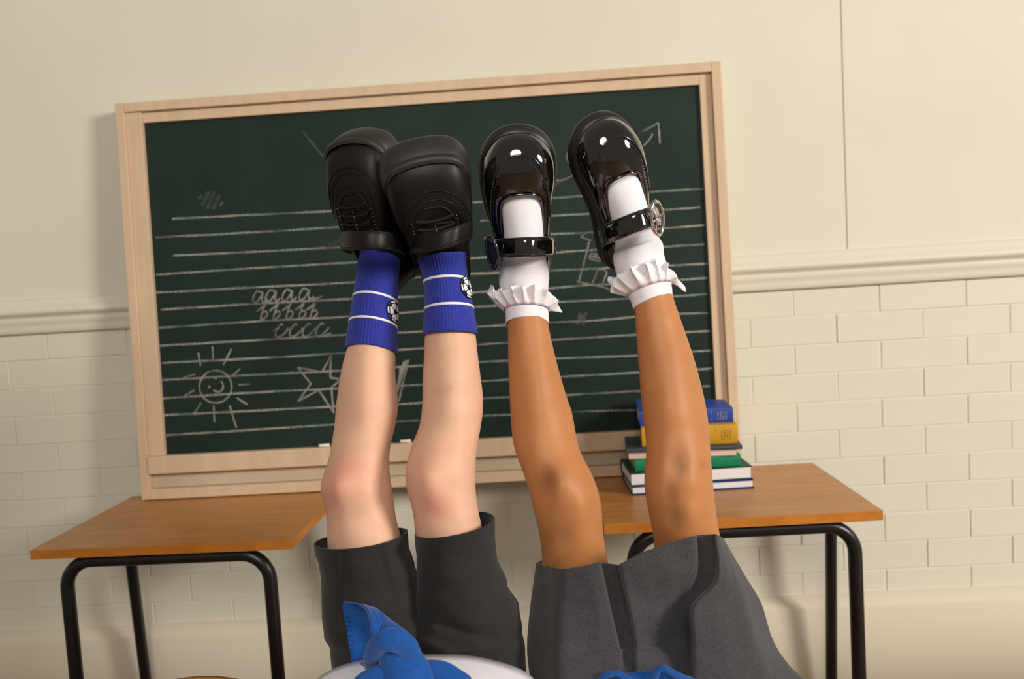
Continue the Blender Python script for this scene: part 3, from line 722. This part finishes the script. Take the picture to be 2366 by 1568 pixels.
def sock_surf(rows, y, t, e=0):
    k = id(rows)
    if k not in _c: _c[k] = catmull(rows, 400)
    rr = _c[k]
    lo, hi = 0, len(rr)-1
    while hi-lo > 1:
        mi = (lo+hi)//2
        if rr[mi][0] > y: lo = mi
        else: hi = mi
    u = max(0, min(1, (rr[lo][0]-y)/(rr[lo][0]-rr[hi][0]+1e-9)))
    r = [a+(b-a)*u for a, b in zip(rr[lo], rr[hi])]
    _, Lx, Rx, d, kk, a, b = r
    c = (Lx+Rx)/2; hw = (Rx-Lx)/2+e*FPX/d; dr = kk*hw*d/FPX
    return P(c+hw*cos(t), y+a*cos(t)+b*sin(t), d-dr*sin(t))
frill(s3, SGL, 716, 1.0); frill(s4, SGR, 668, 5.0)

def px_strap(pts, hv, th, m, name, par, lining=False, n=44):
    """strap traced in the picture at its own depth; pts (px,py,d), hv half-width vector in px"""
    rows = catmull([list(p) for p in pts], n); path = [P(*r) for r in rows]
    cen = sum(path, Vector())/len(path)+(P(0, 0, 1.2)-P(0, 0, 1.0)).normalized()*.01
    hs = [(P(r[0]+hv[0], r[1]+hv[1], r[2])-P(*r)) for r in rows]; up = hs[0].normalized(); nn = []
    for p in path:
        v = p-cen; v -= up*v.dot(up); nn.append(v.normalized())
    ribbon(path, hs, th, m, name, par, nn)
    ed = []
    for q in (-.86, -.72, .72, .86): ed.append(([p+h*q+v*th*1.15 for p, h, v in zip(path, hs, nn)], .00045))
    tubes('stitching', ed, M['dthread'], par, n=5)
    if lining:
        V = []
        for k in range(12):
            u = k/11
            for p, h, v in zip(path, hs, nn): V.append(p+h*(-1.05+1.9*u)-v*(.0035-.002*sin(u*pi)))
        mesh('padded_collar', V, grid_faces(12, n, wrap=False), m, par)
STRAPS = [([(812, 566, 1.23), (793, 560, 1.19), (792, 556, 1.15), (810, 555, 1.115), (845, 555, 1.095), (885, 555, 1.10), (915, 560, 1.13), (930, 568, 1.17), (932, 575, 1.22)], (0, -21)),
          ([(968, 580, 1.22), (952, 566, 1.17), (958, 561, 1.12), (983, 558, 1.09), (1020, 554, 1.075), (1055, 543, 1.078), (1072, 536, 1.096), (1085, 531, 1.125), (1086, 534, 1.165), (1070, 545, 1.20)], (2, -23))]
BARS = [([(1152, 573, 1.235), (1140, 574, 1.20), (1141, 575, 1.16), (1165, 574, 1.125), (1210, 571, 1.105), (1250, 570, 1.118), (1276, 569, 1.155), (1281, 569, 1.20), (1272, 570, 1.235)], (0, -24)),
        ([(1395, 560, 1.22), (1388, 552, 1.18), (1397, 543, 1.13), (1425, 531, 1.098), (1462, 516, 1.082), (1495, 504, 1.088), (1515, 498, 1.12), (1522, 500, 1.165), (1515, 505, 1.2)], (-6, -23))]
# --- trainers
for sh, lab in ((sh_bl, None), (sh_br, None)):
    up = build_shoe(sh, boy, 'shoe', 'matt black lace-up school shoe with ankle strap', M['black_leather'], M['black_rubber'])
    L = sh.L; of = .10 if sh is sh_br else .04; ln0 = sh.line
    def shl(pts, e=.003, n=30): return ln0([(x, y+of) for x, y in pts], e, n)
    # tongue and lace stay
    tubes('lace_stay', [(shl([(-.115, .40), (-.115, .50), (-.105, .60), (-.06, .665), (0, .675), (.06, .665), (.105, .60), (.115, .50), (.115, .40)], .002, 60), .0075*L),
                        (shl([(-.15, .40), (-.15, .52), (-.13, .64), (-.07, .705), (0, .715), (.07, .705), (.13, .64), (.15, .52), (.15, .40)], .001, 60), .004*L)], M['black_leather'], up, n=8)
    ln = []
    for q, yv in enumerate((.43, .485, .54, .595)):
        ln.append((shl([(-.105, yv+.012), (-.04, yv), (.04, yv), (.105, yv+.012)], .007, 16), .011*L))
        if q < 3: ln.append((shl([(-.1, yv+.02), (0, yv+.035), (.1, yv+.05)], .004, 14), .008*L))
    tubes('shoelace', ln, M['lace'], up, n=8)
    st = []
    for yv in (.43, .455, .48, .505, .53, .56): st.append((shl([(.0, yv), (.0, yv+.012)], .019, 3), .0022*L))
    for sx in (-.125, .125):
        for yv in (.42, .44, .47, .49, .52, .54, .57, .59): st.append((shl([(sx, yv), (sx, yv+.008)], .006, 3), .0018*L))
    o = tubes('stitching', st, M['thread'], up, n=5); o['kind'] = 'stuff'
    # overlay seams
    tubes('overlay_seam', [(sh.line([(-.20, .55), (-.19, .70), (-.13, .82), (0, .865), (.13, .82), (.18, .70), (.17, .55)], .001, 60), .0045*L),
                           (sh.line([(-.185, .56), (-.175, .69), (-.12, .79), (0, .83), (.12, .79), (.165, .69), (.155, .56)], .001, 60), .0025*L),
                           (sh.line([(.19, .62), (.15, .66), (.12, .76), (.06, .80)], .001, 24), .003*L),
                           (sh.line([(-.19, .60), (-.16, .66), (-.13, .76), (-.07, .80)], .001, 24), .003*L)], M['black_leather'], up, n=6)
    # ankle strap lies over the instep
    pts, hv = STRAPS[sh is sh_br]
    px_strap(pts, hv, .0028, M['black_leather'], 'ankle_strap', up, lining=True)
    sd = -sh.mir
    tubes('heel_tab', [([sh.W((sd*.165*sh.mir*sh.mir, .36, .17)), sh.W((sd*.185, .42, .14)), sh.W((sd*.19, .52, .10)), sh.W((sd*.185, .58, .08))], [.02*L, .03*L, .03*L, .015*L])], M['black_leather'], up, n=10, flat=.6)
# --- patent bar shoes
for sh, side in ((sh_gl, -1), (sh_gr, 1)):
    up = build_shoe(sh, girl, 'shoe', 'glossy black patent bar shoe, '+('dark' if side < 0 else 'silver')+' heart-shaped buckle', M['patent'], M['patent_sole'], heel_extra=.5)
    L = sh.L
    tubes('toe_seam', [(sh.line([(-.195, .50), (-.185, .66), (-.15, .81), (-.085, .895), (0, .918), (.085, .895), (.14, .81), (.17, .66), (.175, .50)], .002, 70), .006*L)], M['patent'], up, n=8)
    path = sh.line([(-.18, .50), (-.17, .65), (-.135, .79), (-.07, .868), (0, .888), (.07, .868), (.125, .79), (.155, .65), (.16, .50)], .003, 120)
    o = tubes('stitching', [(path[i:i+2], .0022*L) for i in range(0, 118, 2)], M['dthread'], up, n=5); o['kind'] = 'stuff'
    T0 = .355
    pts, hv = BARS[side > 0]
    px_strap(pts, hv, .0022, M['patent'], 'strap', up)
    # buckle: pointed oval ring on the outer side of the strap
    C0 = P(1513, 502, 1.098) if side > 0 else P(1143, 581, 1.145)
    ta = sh.Y; na = (sh.X*(.58 if side > 0 else -.86)+sh.Z*(.81 if side > 0 else .5)).normalized()
    ba = na.cross(ta).normalized()
    pts = []
    for k in range(36):
        t = 2*pi*k/36; r = 1
        x = .085*sin(t)*(1-.18*cos(t)); y = .098*cos(t)
        if cos(t) < -.0: y *= 1.12; x *= (1+cos(t)*.25)
        pts.append(C0+ta*(y*L)+ba*(x*L*.82)+na*(.014*L))
    bk = tube('buckle', pts, .0105*L, M['chrome'] if side > 0 else M['gunmetal'], up, closed=True, n=10)
    bk['label'] = 'silver buckle' if side > 0 else 'black glossy buckle'
    if side > 0:
        tubes('buckle_prong', [([C0+ba*(-.05*L)+na*.016*L, C0+na*.024*L, C0+ba*(.06*L)+na*.018*L], .008*L),
                               ([C0+ta*(.07*L)+na*.016*L+ba*.02*L, C0+ta*(-.07*L)+na*.016*L+ba*.02*L], .008*L)], M['chrome'], up, n=8)
    else:
        V = [C0+na*.028*L]+[C0+(p-C0)*.8+na*.012*L for p in pts]
        mesh('buckle_plate', V, [(0, i+1, (i+1) % 36+1) for i in range(36)], M['gunmetal'], up)

# ------------------------------------------------------------ clothes
def crease(p, amp, sc, seed=0): return amp*noise.noise(Vector((p.x*sc, p.y*sc, p.z*sc*1.6+seed)))
def leg_tube(hem, sil, nseg=144, nv=120, amp=.007, seed=0, folds=()):
    """hem(theta)->(px,py,d);  sil rows (y,L,R,d,k) below the hem; grid of points outer"""
    V = []
    last = sil[-1]
    for i in range(nv):
        v = i/(nv-1)
        for j in range(nseg):
            t = 2*pi*j/nseg; hx, hy, hd = hem(t)
            y = hy+(last[0]-hy)*v
            # silhouette at y
            ys = [r[0] for r in sil]
            q = 0
            while q < len(sil)-2 and y > ys[q+1]: q += 1
            u = max(0, min(1, (y-ys[q])/(ys[q+1]-ys[q]))); u = u*u*(3-2*u) if 0 < q < len(sil)-2 else u
            r = [a+(b-a)*u for a, b in zip(sil[q], sil[q+1])]
            c = (r[1]+r[2])/2; hw = (r[2]-r[1])/2; dr = r[4]*hw*r[3]/FPX
            X, D = c+hw*cos(t), r[3]-dr*sin(t)
            f = min(1, v/.12); X = hx+(X-hx)*f; D = hd+(D-hd)*f
            p = P(X, y, D); s = 0
            for (bx, by, rx, ry, am, an) in folds:
                dx, dy = X-bx, y-by; a_, b_ = dx*cos(an)+dy*sin(an), -dx*sin(an)+dy*cos(an)
                if sin(t) > -.2: s += am*exp(-(a_/rx)**2-(b_/ry)**2)
            s += (crease(p, amp, 14, seed)+crease(p, amp*.5, 34, seed+9))*min(1, v*3)
            V.append(p-(p-CAM).normalized()*s)
    return V, grid_faces(nv, nseg)
def hem_fn(L, R, F, B, dL, hwd):
    # L,R corners, F front mid, B back mid (px,py); dL centre depth, hwd depth radius
    def f(t):
        c, s = cos(t), sin(t); cx = (L[0]+R[0])/2; cy = (L[1]+R[1])/2
        x = cx+(R[0]-L[0])/2*c; y = cy+(R[1]-L[1])/2*c
        y += (F[1]-cy)*s if s > 0 else (cy-B[1])*s
        return x, y, dL-hwd*s
    return f
G1 = leg_tube(hem_fn((727, 1257), (941, 1227), (834, 1266), (845, 1226), 1.155, .078), [(1262, 727, 944, 1.155, 1.05), (1300, 738, 956, 1.15, 1.08), (1340, 743, 968, 1.15, 1.08), (1420, 745, 990, 1.145, 1.05), (1470, 750, 1010, 1.14, 1.0), (1500, 764, 1030, 1.135, .95), (1550, 768, 1050, 1.13, .95), (1640, 780, 1060, 1.12, .95)], seed=1,
              folds=[(900, 1290, 12, 90, .006, -.25), (795, 1350, 10, 110, -.004, 0), (860, 1480, 80, 12, .006, .2), (770, 1505, 40, 10, -.006, .3)])
G2 = leg_tube(hem_fn((960, 1235), (1142, 1200), (1040, 1238), (1060, 1188), 1.13, .074), [(1240, 960, 1142, 1.13, 1.1), (1280, 964, 1146, 1.13, 1.12), (1347, 964, 1170, 1.13, 1.1), (1400, 955, 1198, 1.13, 1.05), (1454, 945, 1205, 1.13, 1.0), (1500, 930, 1212, 1.125, .95), (1560, 920, 1214, 1.12, .9), (1640, 900, 1216, 1.11, .9)], seed=5,
              folds=[(1150, 1430, 70, 12, .006, -.5), (1060, 1455, 90, 10, -.006, .25), (1150, 1495, 80, 9, .005, -.15), (1100, 1520, 90, 8, -.005, .05), (1000, 1490, 60, 10, .006, .35), (1200, 1440, 14, 30, .005, 0)])
shorts = None
V = G1[0]+G2[0]; F = G1[1]+[tuple(i+len(G1[0]) for i in f) for f in G2[1]]
shorts = child(mesh('shorts', V, F, M['grey_wool']), boy); md = shorts.modifiers.new('s', 'SOLIDIFY'); md.thickness = .0018; md.offset = 0
# turned hems
def hem_edge(fn, m, par, r=.0014, n=96):
    tube('hem', [P(*fn(2*pi*j/n)) for j in range(n)], r, m, par, closed=True, n=6)
hem_edge(hem_fn((727, 1257), (941, 1227), (834, 1266), (845, 1226), 1.155, .078), M['grey_wool'], shorts)
hem_edge(hem_fn((960, 1235), (1142, 1200), (1040, 1238), (1060, 1188), 1.13, .074), M['grey_wool'], shorts)

# skirt with inverted pleat: rows of control points (px, py, depth)
SK = [
 [(1252, 1296, 1.24), (1238, 1303, 1.19), (1300, 1317, 1.085), (1363, 1307, 1.072), (1385, 1300, 1.07), (1389, 1302, 1.102), (1429, 1307, 1.102), (1432, 1306, 1.07), (1484, 1278, 1.07), (1545, 1258, 1.068), (1605, 1240, 1.070), (1609, 1239, 1.098), (1650, 1236, 1.098), (1653, 1236, 1.075), (1662, 1240, 1.09), (1667, 1243, 1.12), (1672, 1246, 1.17), (1662, 1262, 1.24)],
 [(1240, 1360, 1.24), (1230, 1362, 1.19), (1295, 1362, 1.085), (1370, 1355, 1.070), (1396, 1352, 1.07), (1400, 1352, 1.102), (1438, 1352, 1.102), (1442, 1352, 1.07), (1492, 1338, 1.068), (1550, 1330, 1.066), (1607, 1320, 1.07), (1612, 1325, 1.100), (1650, 1335, 1.085), (1659, 1338, 1.060), (1680, 1335, 1.075), (1700, 1325, 1.10), (1722, 1330, 1.17), (1705, 1340, 1.24)],
 [(1232, 1410, 1.24), (1224, 1410, 1.19), (1290, 1410, 1.082), (1378, 1408, 1.068), (1408, 1406, 1.068), (1412, 1406, 1.098), (1450, 1405, 1.098), (1454, 1404, 1.068), (1502, 1400, 1.072), (1552, 1400, 1.080), (1580, 1395, 1.090), (1588, 1398, 1.100), (1597, 1402, 1.095), (1602, 1402, 1.052), (1655, 1392, 1.060), (1715, 1385, 1.085), (1760, 1393, 1.16), (1735, 1400, 1.24)],
 [(1226, 1480, 1.24), (1218, 1482, 1.18), (1285, 1480, 1.072), (1385, 1490, 1.065), (1428, 1495, 1.066), (1433, 1496, 1.085), (1465, 1492, 1.085), (1471, 1490, 1.068), (1512, 1485, 1.078), (1552, 1485, 1.088), (1582, 1482, 1.094), (1590, 1482, 1.10), (1598, 1482, 1.092), (1603, 1482, 1.045), (1670, 1475, 1.045), (1738, 1462, 1.065), (1786, 1475, 1.15), (1760, 1480, 1.24)],
 [(1232, 1540, 1.22), (1221, 1540, 1.16), (1285, 1545, 1.055), (1385, 1515, 1.058), (1432, 1510, 1.058), (1438, 1510, 1.070), (1462, 1508, 1.068), (1470, 1508, 1.058), (1512, 1512, 1.062), (1552, 1520, 1.066), (1582, 1530, 1.070), (1590, 1535, 1.072), (1597, 1540, 1.068), (1601, 1545, 1.035), (1680, 1545, 1.035), (1757, 1530, 1.055), (1824, 1534, 1.12), (1795, 1540, 1.22)],
 [(1250, 1620, 1.20), (1235, 1620, 1.14), (1295, 1625, 1.03), (1385, 1625, 1.03), (1432, 1625, 1.03), (1438, 1625, 1.035), (1462, 1625, 1.035), (1470, 1625, 1.03), (1512, 1625, 1.03), (1552, 1625, 1.03), (1582, 1625, 1.03), (1590, 1625, 1.03), (1597, 1625, 1.03), (1603, 1625, 1.02), (1690, 1625, 1.02), (1785, 1620, 1.03), (1895, 1600, 1.10), (1860, 1600, 1.20)]]
def sheet(rows, nu=10, nv=12, amp=.002, seed=0, sc=16, doff=0):
    # linear-ish across (sharp pleats), smooth down
    cols = []
    for r in rows:
        line = []
        for a in range(len(r)-1):
            seg = abs(r[a+1][0]-r[a][0]) + abs(r[a+1][2]-r[a][2])*1500
            kk = nu if seg > 20 else 3
            for i in range(nu):
                u = i/nu; line.append([p+(q-p)*u for p, q in zip(r[a], r[a+1])])
        line.append(list(r[-1])); cols.append(line)
    # light smoothing across, keeping pleats
    for _ in range(2):
        for line in cols:
            c = [list(p) for p in line]
            for i in range(1, len(line)-1):
                for k in range(3): line[i][k] = .5*c[i][k]+.25*(c[i-1][k]+c[i+1][k])
    n = len(cols[0]); out = [catmull([cols[r][i] for r in range(len(rows))], nv*(len(rows)-1)+1) for i in range(n)]
    m = len(out[0]); V = []
    for j in range(m):
        for i in range(n):
            x, y, d = out[i][j]; p = P(x, y, d+doff)
            V.append(p-(p-CAM).normalized()*(crease(p, amp, sc, seed)+crease(p, amp*.4, 40, seed+3)))
    return V, grid_faces(m, n, wrap=False), n, m
V, F, n, m_ = sheet(SK, amp=.005, seed=3, doff=-.016)
skirt = child(mesh('skirt', V, F, M['grey_skirt']), girl)
md = skirt.modifiers.new('s', 'SOLIDIFY'); md.thickness = .0018; md.offset = 0
V2 = []
for i in range(n):
    V2.append(V[i])
tube('hem', V2, .0016, M['grey_skirt'], skirt, n=6)
tube('hem_stitching', [v-(v-CAM).normalized()*.0012+Vector((0, 0, -.011)) for v in V2[12:n-12]], .0004, M['grey_skirt'], skirt, n=4)
# back of the skirt, lying under the hips
bk = [[(1240, 1500, 1.24), (1400, 1490, 1.27), (1600, 1480, 1.27), (1770, 1490, 1.24)], [(1225, 1640, 1.20), (1400, 1640, 1.24), (1600, 1640, 1.24), (1850, 1630, 1.20)]]
Vb, Fb, _, _ = sheet(bk, amp=.001)
mesh('skirt_back', Vb, Fb, M['grey_skirt'], skirt)

# shirts round the torsos
def shirt_geo(x, z, w, t, y0, y1, k=20, n=64, seed=0, tilt=0, pw=1):
    V = []
    for i in range(k):
        u = i/(k-1); y = y0+(y1-y0)*u
        for j in range(n):
            a = 2*pi*j/n; e = abs(cos(a))**.8*(1 if cos(a) > 0 else -1)
            p = Vector((x+w*e, y, z+t*abs(sin(a))**pw*(1 if sin(a) > 0 else -1)+tilt*(w*e))); p.z += crease(p, .003, 18, seed); V.append(p)
    return V, grid_faces(k, n)
hemc = P(960, 1513, 1.02)
V, F = shirt_geo(hemc.x+.008, hemc.z-.083, .150, .083, hemc.y, hemc.y-.36, tilt=-.022, pw=.6)
shirt = child(mesh('shirt', V, F, M['shirt']), boy); md = shirt.modifiers.new('s', 'SOLIDIFY'); md.thickness = .0015
V, F = shirt_geo(.225, .545+.068, .115, .062, -1.06, -1.45, seed=4)
sh2 = child(mesh('shirt', V, F, M['shirt']), girl); md = sh2.modifiers.new('s', 'SOLIDIFY'); md.thickness = .0015

# tied blue jumpers
def sweep(name, pts, parent, m, n=40, flat=.6, ring=28, amp=.0022, seed=0, caps=True, up=None, thick=False):
    rows = catmull([list(p) for p in pts], n)     # px,py,d,radius_px
    path = [P(r[0], r[1], r[2]) for r in rows]; rad = [r[3]*r[2]/FPX for r in rows]
    vs, fs = tube_geo(path, rad, n=ring, flat=flat, up=up or (ROT @ Vector((0, 0, 1))), caps=caps)
    vs = [v+Vector((crease(v, amp, 30, seed), crease(v, amp, 30, seed+5), crease(v, amp, 34, seed+2))) for v in vs]
    o = mesh(name, vs, fs, m); o = child(o, parent) if parent.type == 'EMPTY' else o
    if parent.type != 'EMPTY': o.parent = parent
    if thick: md = o.modifiers.new('s', 'SOLIDIFY'); md.thickness = .0025; md.offset = -1
    return o
jumper = sweep('jumper', [(868, 1440, 1.0, 22), (885, 1462, .985, 34), (905, 1488, .97, 44), (925, 1520, .965, 50), (940, 1560, .96, 58), (950, 1610, .955, 60)], boy, M['jumper'], flat=.6, seed=2)
sweep('tied_sleeve', [(1090, 1620, .96, 30), (1062, 1580, .962, 30), (1020, 1556, .965, 28), (980, 1552, .97, 26), (945, 1560, .98, 20)], jumper, M['jumper'], flat=.7, seed=6)
sweep('tied_sleeve', [(820, 1620, .97, 34), (850, 1585, .965, 34), (885, 1560, .962, 28), (925, 1550, .965, 18)], jumper, M['jumper'], flat=.6, seed=7)
sweep('knot', [(856, 1545, .99, 14), (862, 1512, .965, 20), (880, 1486, .95, 25), (908, 1477, .945, 27), (938, 1492, .95, 26), (956, 1525, .96, 22), (958, 1560, .975, 16)], jumper, M['jumper'], flat=.5, seed=8)
# loose cuff: open, flared tube turned to the left of the picture
rows = [[(792, 1396), (806, 1392), (826, 1394), (842, 1402), (853, 1425), (857, 1460), (856, 1500), (848, 1528), (834, 1534), (816, 1536), (808, 1500), (800, 1445)],
        [(806, 1398), (822, 1394), (842, 1398), (858, 1408), (872, 1430), (880, 1464), (880, 1500), (872, 1526), (858, 1534), (840, 1536), (828, 1502), (815, 1448)],
        [(838, 1408), (852, 1404), (866, 1406), (880, 1416), (896, 1438), (905, 1468), (905, 1496), (896, 1518), (884, 1524), (868, 1522), (856, 1500), (845, 1450)],
        [(880, 1436), (890, 1432), (900, 1434), (912, 1440), (924, 1452), (930, 1470), (930, 1490), (924, 1504), (912, 1510), (900, 1508), (890, 1492), (882, 1462)]]
DD = [[1.05, 1.04, 1.02, 1.0, .982, .972, .972, .985, 1.01, 1.035, 1.052, 1.055], [1.06, 1.045, 1.02, 1.0, .985, .975, .975, .987, 1.015, 1.045, 1.066, 1.068], [1.055, 1.03, 1.01, .995, .985, .98, .98, .99, 1.01, 1.035, 1.06, 1.065], [1.02, 1.01, 1.0, .995, .99, .99, .992, 1.0, 1.01, 1.02, 1.028, 1.028]]
R3 = [[(a, b, min(dd, 1.044)) for (a, b), dd in zip(r, q)] for r, q in zip(rows, DD)]
ring3 = [catmull([list(p) for p in r], 60, True) for r in R3]
V = []
for j in range(28):
    v = j/27*3; q = min(2, int(v)); u = v-q
    for i in range(60): V.append(P(*[a+(b-a)*u for a, b in zip(ring3[q][i], ring3[q+1][i])]))
cuff = mesh('loose_cuff', V, grid_faces(28, 60), M['jumper'], jumper); md = cuff.modifiers.new('s', 'SOLIDIFY'); md.thickness = .0028; md.offset = 0
ribs = []
for i in range(36, 58, 1):
    if i % 1 == 0:
        a = V[i]; b = V[60*7+i]; c_ = (V[0]+V[30])/2
        ribs.append(([a+(c_-a).normalized()*.0016, b+(c_-b).normalized()*.0016], .0007))
tubes('cuff_rib', ribs, M['jumper_rib'], cuff, n=5)
tubes('cuff_seam', [([V[60*k_+i] + (V[60*k_+i]-(V[60*k_]+V[60*k_+30])/2).normalized()*.0012 for i in range(60)], .0006) for k_ in (1, 8)], M['jumper_rib'], cuff, n=5, closed=True)
jg = sweep('jumper', [(1360, 1600, 1.05, 26), (1410, 1578, 1.035, 22), (1450, 1574, 1.025, 20), (1500, 1572, 1.02, 24), (1560, 1578, 1.018, 22), (1640, 1600, 1.02, 26)], girl, M['jumper'], flat=.6, seed=3)
sweep('sleeve_fold', [(1512, 1590, 1.012, 9), (1514, 1560, 1.008, 9), (1522, 1546, 1.005, 8), (1536, 1544, 1.003, 8), (1556, 1556, 1.003, 9), (1590, 1574, 1.005, 10), (1630, 1600, 1.01, 12)], jg, M['jumper'], flat=.8, seed=7, amp=.0008)
sweep('sleeve_fold', [(1385, 1575, 1.025, 8), (1400, 1560, 1.02, 8), (1425, 1556, 1.018, 7), (1445, 1566, 1.018, 8), (1470, 1580, 1.018, 8)], jg, M['jumper'], flat=.8, seed=9, amp=.0008)
